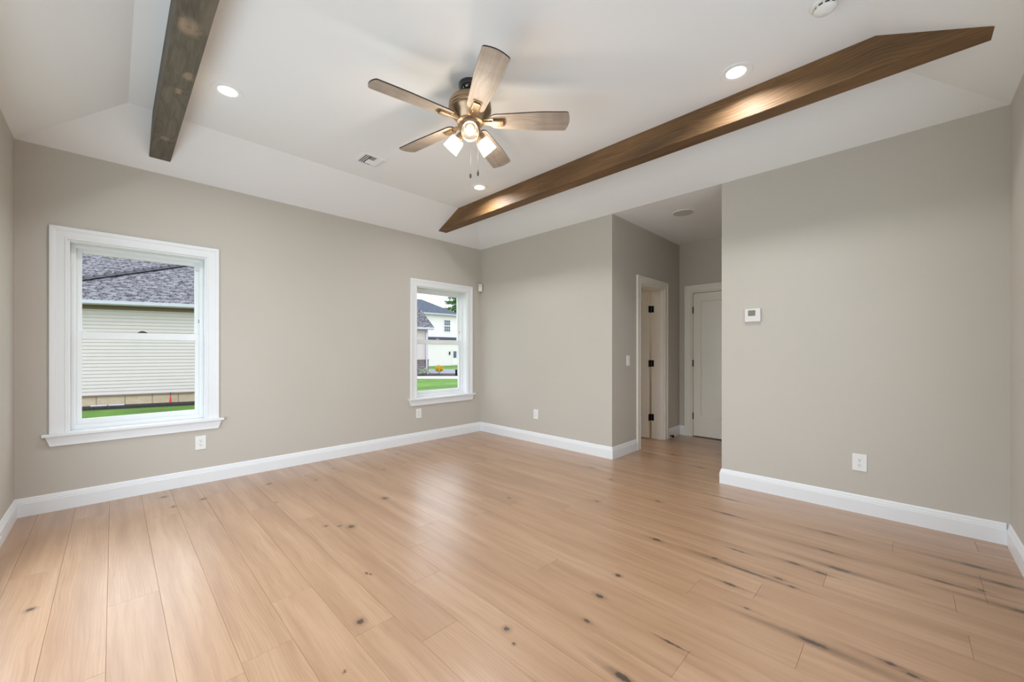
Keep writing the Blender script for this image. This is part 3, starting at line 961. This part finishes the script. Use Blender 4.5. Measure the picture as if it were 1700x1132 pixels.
M['dark_glass'] = simple('dark_window_glass', s2l((84, 98, 116)), .1, var=.15, nscale=3)
M['red'] = simple('marker_red', (0.75, 0.05, 0.04), .5)
M['leaf_green'] = rough_mat('conifer_green', s2l((30, 66, 26)), s2l((86, 136, 52)), 2.2, .3)
M['leaf_yellow'] = rough_mat('yellow_leaves', s2l((232, 214, 52)), s2l((214, 150, 40)), 9, .3)
M['leaf_white'] = rough_mat('variegated_leaves', s2l((60, 88, 48)), s2l((225, 225, 210)), 16, .3)
M['bark'] = rough_mat('bark', s2l((74, 60, 46)), s2l((104, 86, 66)), 10, .6)
GZ = -.45

m = MB(); m.box(-60, 110, -50, 140, GZ - .3, GZ)
tag(m.build('lawn', M['grass']), 'short green lawn spreading around the houses outside', 'lawn', kind='stuff')

Fv = Vector((math.cos(YAW), math.sin(YAW))); Rv = Vector((math.sin(YAW), -math.cos(YAW)))
def strip(name, mat, d0, d1, l0, l1, z, label, cat, pts=None):
    """a band of paving: depth d0..d1 along the camera's heading, l0..l1 across it, in world metres"""
    m = MB()
    P = [Fv * d0 + Rv * l0, Fv * d0 + Rv * l1, Fv * d1 + Rv * l1, Fv * d1 + Rv * l0]
    if pts: P = [Fv * a + Rv * b for a, b in pts]
    m.prism([(p.x, p.y) for p in P], GZ + .001, z)
    return tag(m.build(name, mat), label, cat)
strip('sidewalk', M['concrete'], 23.4, 25.5, -8.2, 4, GZ + .03, 'pale concrete walk crossing the lawn outside the small window', 'walkway')
strip('mulch_bed', M['mulch'], 25.52, 28.2, -8.2, 4, GZ + .05, 'dark mulch bed with shrubs behind the concrete walk', 'garden bed',
      [(25.52, -7.2), (25.52, 4), (28.2, 4), (28.2, -5.5), (27.75, -5.85), (26.9, -6.9), (26.9, -7.2)])
strip('driveway', M['asphalt'], 28.25, 35.5, -5.2, 10, GZ + .02, 'grey asphalt driveway beyond the mulch bed', 'driveway',
      [(28.25, -5.5), (28.25, 10), (35.5, 10), (35.5, -8.2)])

m = MB(); m.box(-9, XC - T - .02, -9, 4.2, GZ + .001, GZ + .06); m.box(XC - T - .02, 6, -9, YD - T - .02, GZ + .001, GZ + .06)  # unseen neutral slab added to shape the light bounced onto the ceiling
m.build('unseen_bounce_slab', M['asphalt'], kind='structure')
def uvquad(m, pts, uvs):
    f = m.face(pts)
    lay = m.bm.loops.layers.uv.verify()
    for lp, q in zip(f.loops, uvs): lp[lay].uv = q
    return f
def uv_plane_all(m, ax, ay):
    lay = m.bm.loops.layers.uv.verify()
    for f in m.bm.faces:
        for lp in f.loops:
            c = lp.vert.co
            lp[lay].uv = (c.dot(Vector(ax)), c.dot(Vector(ay)))

def siding_wall(m, x0, x1, z0, z1, y=0.0, step=.1016, d=.022):
    """lap boards on a wall facing -y"""
    z = z0
    while z < z1 - 1e-4:
        zt = min(z + step, z1)
        g = (zt - z) * .17   # open slot added under each board so a dark shadow line shows
        m.prism([(y, z + g), (y - d, z + g), (y - d * .72, z + g + (zt - z) * .5), (y - d * .5, zt), (y, zt)], x0, x1, 'x')
        z = zt

HR = math.atan2(-.29530869, .95540189)
# ---- neighbour house seen through the left window
h1 = empty('house', (-.640, 16.589, GZ), HR, 'grey lap-sided house with shingled roof filling the left window', 'house')
zb, ze = -.085 - GZ, 2.51 - GZ
def h1b(): return MB()
m = h1b(); siding_wall(m, -1.4, 5.3, zb, ze + .1); m.box(-1.4, 5.3, 0.001, 6.5, zb, ze + .1); m.build('siding', M['siding'], h1)
m = h1b(); m.box(-1.38, 5.28, .03, 6.4, 0, zb); uv_plane_all(m, (1, .3, 0), (0, 0, 1)); m.build('foundation', M['found'], h1)
m = h1b(); m.box(-1.4, 5.3, -.02, .03, zb - .03, zb - .002); m.build('starter_strip', M['soffit'], h1)
m = h1b(); m.box(-1.8, 5.7, -.40, 0, ze + .005, ze + .02); m.build('soffit', M['soffit'], h1)
m = h1b(); m.box(-1.4, 5.3, -.03, -.001, ze - .10, ze + .004); m.build('frieze_board', M['soffit'], h1)
m = h1b(); m.prism([(-.52, ze + .12), (-.51, ze + .03), (-.44, ze + .0), (-.40, ze + .0), (-.40, ze + .12)], -1.85, 5.75, 'x'); m.build('gutter', M['gutter'], h1)
s = .5; yr = 5.0; z0r = ze + .12
def hiproof(m, x0, x1, y0, y1, z0, s, th=0.0):
    hw = (y1 - y0) / 2; zr = z0 + s * hw
    A_, B_, C_, D_ = (x0, y0, z0), (x1, y0, z0), (x1, y1, z0), (x0, y1, z0)
    E_, F_ = (x0 + hw, y0 + hw, zr), (x1 - hw, y0 + hw, zr)
    k = math.sqrt(1 + s * s)
    uvquad(m, [A_, B_, F_, E_], [(x0, 0), (x1, 0), (x1 - hw, hw * k), (x0 + hw, hw * k)])
    uvquad(m, [C_, D_, E_, F_], [(x0, 0), (x1, 0), (x1 - hw, hw * k), (x0 + hw, hw * k)][::1])
    uvquad(m, [B_, C_, F_], [(y0, 0), (y1, 0), (y0 + hw, hw * k)])
    uvquad(m, [D_, A_, E_], [(y0, 0), (y1, 0), (y0 + hw, hw * k)])
    uvquad(m, [A_, D_, C_, B_], [(0, 0), (0, 1), (1, 1), (1, 0)])
    return E_, F_
m = h1b(); E_, F_ = hiproof(m, -1.8, 5.7, -.45, 6.9, z0r, s); m.build('roof', M['roof'], h1)
m = h1b()   # hip caps
def caps(m, p, q, n, r=.09):
    p, q = Vector(p), Vector(q)
    d = (q - p) / n
    for i in range(n):
        a_ = p + d * i; b_ = p + d * (i + 1.15)
        u_ = d.normalized(); side = u_.cross(Vector((0, 0, 1))).normalized() * r
        up_ = Vector((0, 0, .045 + .012 * (1)))
        m.face([a_ + side + up_ * .2, a_ + up_ * 2.2, b_ + up_ * .9, b_ + side]); m.face([a_ + up_ * 2.2, a_ - side + up_ * .2, b_ - side, b_ + up_ * .9])
        m.face([a_ + side + up_ * .2, a_ - side + up_ * .2, a_ + up_ * 2.2])
caps(m, (-1.8, -.45, z0r), E_, 20, .15); m.build('hip_caps', M['roof'], h1)
# taller rear wing
m = h1b(); m.box(-9, 2.2, 3.4, 11, 0, 3.25); m.build('rear_wing', M['siding'], h1)
m = h1b(); m2 = hiproof(m, -14, 4.2, 2.9, 13.5, 3.72, .55); m.build('rear_roof', M['roof'], h1)
def bed(): 
    m = MB(); m.M = Matrix.Rotation(HR, 4, 'Z')
    m.prism([(-3, -.42), (6, -.5), (6, .028), (-3, .028)], 0, .07)
    o = m.build('mulch_bed', M['mulch'], loc=(-.640, 16.589, GZ + .001)); 
    return tag(o, 'narrow dark mulch bed along the foundation of the grey sided house', 'garden bed')
bed()
def at1(x, y, z):
    c, s_ = math.cos(HR), math.sin(HR)
    return (-.640 + c * x - s_ * y, 16.589 + s_ * x + c * y, GZ + z)
mk = empty('utility_marker', at1(2.0, -.1, .06), HR, 'thin dark stake with a red marker against the foundation outside', 'marker')
m = MB(); m.tube((0, 0, 0), (0, 0, .33), .008); m.build('stake', M['black_metal'], mk)
m = MB(); m.prism([(-.035, .02), (.035, .02), (.012, .22), (-.008, .20)], -.012, -.004, 'y'); m.build('flag', M['red'], mk)
for i, (x, lab) in enumerate(((.45, 'pale plastic drain pipe lying on mulch, left of two'), (.82, 'pale plastic drain pipe lying on mulch, right of two'))):
    m = MB(); m.tube((-.17, 0, .035), (.17, .0, .035), .022, 12)
    o = m.build('drain_pipe', M['gutter'], loc=at1(x, -.25, .06)); o.rotation_euler = (0, 0, HR)
    tag(o, lab, 'pipe', 'drain pipes on the mulch')

# ---- second house: hip roof corner with stone base, left edge of the small window
h2 = empty('house', (15.757, 23.846, GZ), HR, 'grey sided house corner with stone base and downspout at left of small window', 'house')
ze2 = 2.70 - GZ; zs2 = .58 - GZ
m = MB(); siding_wall(m, -6.8, -.02, zs2, ze2, 0, .1016); m.box(-6.8, -.02, .001, 7, zs2, ze2); m.build('siding', M['siding'], h2)
m = MB(); m.box(-6.8, -.0, -.07, 7, 0, zs2); uv_plane_all(m, (1, .7, 0), (0, 0, 1)); m.build('stone_base', M['stone'], h2)
m = MB(); m.box(-7, .03, -.10, 7.03, zs2 - .03, zs2 + .03); m.build('stone_cap', M['found'], h2)
m = MB(); m.prism([(-.48, ze2 + .14), (-.47, ze2 + .02), (-.42, ze2), (-.36, ze2), (-.36, ze2 + .14)], -7, .30, 'x'); m.build('gutter', M['gutter'], h2)
m = MB(); m.box(-7, .30, -.36, 0, ze2 - .0, ze2 + .015); m.build('soffit', M['soffit'], h2)
m = MB(); m.tube((-.15, -.42, ze2 + .05), (-.15, -.14, ze2 - .2), .045, 8); m.box(-.20, -.10, -.16, -.09, .1, ze2 - .18); m.tube((-.15, -.12, .14), (-.15, -.5, .06), .045, 8); m.build('downspout', M['gutter'], h2)
m = MB()
k = 1.12 * 1.0; z0 = ze2 + .13
P0, P1_ = (-6.9, -.45, z0), (.32, -.45, z0)
rise = 2.36
top = (-.62, 2.1, z0 + rise)
uvquad(m, [P0, P1_, top, (-6.9, 2.1, z0 + rise)], [(-9, 0), (.32, 0), (-.62, 3.47), (-9, 3.47)])
uvquad(m, [P1_, (.32, 7, z0), (-.62, 4.5, z0 + rise), top], [(0, 0), (7.4, 0), (5, 3), (2.5, 3)])
uvquad(m, [(-6.9, 7, z0), P0, (-6.9, 2.1, z0 + rise), (-6.9, 4.5, z0 + rise)], [(0, 0), (1, 0), (1, 1), (0, 1)])
uvquad(m, [(.32, 7, z0), (-6.9, 7, z0), (-6.9, 4.5, z0 + rise), (-.62, 4.5, z0 + rise)], [(0, 0), (9, 0), (9, 3), (0, 3)])
uvquad(m, [top, (-.62, 4.5, z0 + rise), (-6.9, 4.5, z0 + rise), (-6.9, 2.1, z0 + rise)], [(0, 0), (2, 0), (2, 9), (0, 9)])
m.build('roof', M['roof'], h2)

# ---- white two-storey house
WR = math.atan2(36.495 - 36.713, 27.857 - 24.106) - .0
a0 = Vector((24.106, 36.713)); ud = Vector((27.857, 36.495)) - a0
WRr = math.atan2(ud.y, ud.x)
h3 = empty('house', (24.106, 36.713, GZ), WRr, 'white two-storey house with dark slate-coloured roof beyond the driveway', 'house')
ze3 = 5.2 - GZ
LL = ud.length     # px 709 -> 757
def lx(px):   # helper: position along the facade for a picture column, solved once from two anchors
    return (px - 709) / 48 * LL
m = MB(); siding_wall(m, -9, 3.85, 2.9, ze3, 0, .13, .015); m.box(-9, 3.85, .001, 8, 2.9, ze3); m.build('upper_siding', M['siding_white'], h3)
m = MB(); siding_wall(m, -9, 9, 0.1, 2.9, -.25, .13, .015); m.box(-9, 9, -.249, 8, 0, 2.9); m.build('lower_siding', M['siding_white'], h3)
m = MB(); m.prism([(-.65, 2.92), (-.65, 2.99), (-.012, 3.2), (-.012, 3.06)], -9, 9, 'x'); m.build('pent_roof', M['roof_far'], h3)
m = MB(); m.prism([(-.52, ze3 - .02), (-.55, ze3 + .13), (-.4, ze3 + .13), (-.4, ze3 - .02)], -9.4, 4.25, 'x'); m.box(-9.3, 4.2, -.4, 0, ze3 - .03, ze3 + .0); m.build('gutter', M['gutter'], h3)
m = MB(); hiproof(m, -9.4, 4.25, -.5, 6.1, ze3 + .1, .56); m.build('roof', M['roof_far'], h3)
x0, x1, zz0, zz1 = lx(736.6), lx(746.6), 3.38, 4.62
zz0, zz1 = 1.209 + (582.3 - 550.5) * 44.9 / 657 - GZ, 1.209 + (582.3 - 531.7) * 44.9 / 657 - GZ
m = MB(); ring(m, x0 - .06, x1 + .06, zz0 - .06, zz1 + .06, .07, .07, .07, .07, -.06, -.0); m.box(x0, x1, -.05, -.0, (zz0 + zz1) / 2 - .05, (zz0 + zz1) / 2 + .05)
f = m.build('window_frame', M['siding_white'], h3)
m = MB(); m.box(x0, x1, -.03, -.0, zz0, zz1); m.build('pane', M['dark_glass'], f)
m = MB()
for i in (1, 2): m.box(x0 + (x1 - x0) * i / 3 - .012, x0 + (x1 - x0) * i / 3 + .012, -.04, -.03, zz0, zz1)
for i in (1, 3): m.box(x0, x1, -.04, -.03, zz0 + (zz1 - zz0) * i / 4 - .012, zz0 + (zz1 - zz0) * i / 4 + .012)
m.build('muntin', M['siding_white'], f)
def zpx(y, d=44.6): return 1.209 + (582.3 - y) * d / 657 - GZ
m = MB(); ring(m, lx(747.3), lx(758.5), .05, zpx(580), .1, .1, .0, .12, -.30, -.25); m.box(lx(748.3), lx(757.5), -.28, -.25, .05, zpx(581)); dr = m.build('entry_door', M['siding_white'], h3)
m = MB(); m.box(lx(750), lx(755.4), -.29, -.279, zpx(594), zpx(583)); m.build('door_glass', M['dark_glass'], dr)
m = MB(); m.box(lx(742.7), lx(744.3), -.36, -.25, zpx(589), zpx(583.5), .02); m.build('wall_lantern', M['black_metal'], h3)

# ---- plants
def leaf_clump(name, mat, loc, blobs, nleaf, size, label=None, cat=None, group=None, parent=None, seed=1, droop=0.0, stuff=False):
    rng = random.Random(seed)
    m = MB()
    for _ in range(nleaf):
        bx_, by_, bz_, rx, ry, rz_ = rng.choice(blobs)
        while True:
            p = Vector((rng.uniform(-1, 1), rng.uniform(-1, 1), rng.uniform(-1, 1)))
            if .25 < p.length < 1: break
        c = Vector((bx_ + p.x * rx, by_ + p.y * ry, bz_ + p.z * rz_))
        d = Vector((rng.gauss(0, 1), rng.gauss(0, 1), rng.gauss(.2, .6))).normalized()
        n = d.orthogonal().normalized()
        q = Matrix.Rotation(rng.uniform(0, 2 * PI), 3, d)
        n = q @ n
        s = size * rng.uniform(.6, 1.3)
        m.face([c - d * s, c + n * s * .35, c + d * s, c - n * s * .35])
    o = m.build(name, mat, parent)
    if parent is None: o.location = loc
    return o
def atd(px, d, z):
    l = (px - 845.593) / FPX * d
    p = Fv * d + Rv * l
    return (p.x, p.y, z)
sh = empty('shrub', atd(729, 27, GZ + .052), 0, 'yellow-orange leafed shrub in the mulch bed outside the small window', 'shrub')
leaf_clump('foliage', M['leaf_yellow'], (0, 0, 0), [(0, 0, .42, .28, .25, .24), (-.12, 0, .36, .2, .2, .18), (.14, 0, .38, .2, .2, .2)], 700, .05, parent=sh)
m = MB()
for i in range(6): m.tube((0, 0, 0), (.18 * math.cos(i), .18 * math.sin(i), .35), .008, 6)
m.build('stem', M['bark'], sh)
sh = empty('shrub', atd(703, 25.9, GZ + .052), 0, 'low white-edged variegated shrub by the stone base of the house corner', 'shrub')
leaf_clump('foliage', M['leaf_white'], (0, 0, 0), [(0, 0, .26, .36, .25, .16), (.1, 0, .30, .2, .2, .18)], 600, .055, parent=sh, seed=4)
m = MB()
for i in range(5): m.tube((0, 0, 0), (.2 * math.cos(i * 1.3), .2 * math.sin(i * 1.3), .2), .007, 6)
m.build('stem', M['bark'], sh)
m = MB(); m.box(-.05, .05, -.05, .05, 0, .34, .01); m.box(-.07, .07, -.07, .07, .34, .38, .01)
o = m.build('garden_post', M['black_metal'], loc=atd(757.5, 26, GZ + .052)); tag(o, 'short dark post at the right end of the visible mulch bed', 'post')

tr = empty('evergreen_tree', atd(768, 56, GZ), 0, 'tall green evergreen tree rising behind the white two-storey house', 'tree')
m = MB(); m.lathe([(.32, 0), (.26, 3), (.16, 7), (.05, 12)], 16); m.build('trunk', M['bark'], tr, True)
rng = random.Random(9)
blobs = []
for lvl in range(11):
    z = 3.6 + lvl * .85; rad = 4.4 * (1 - lvl / 12.5)
    for j in range(9):
        a_ = j * 2 * PI / 9 + lvl * .7
        for q in (.35, .65, .93):
            blobs.append((rad * q * math.cos(a_), rad * q * math.sin(a_), z - .25 * q + rng.uniform(-.2, .2), .65, .65, .2))
leaf_clump('foliage', M['leaf_green'], (0, 0, 0), blobs, 26000, .13, parent=tr, seed=5)
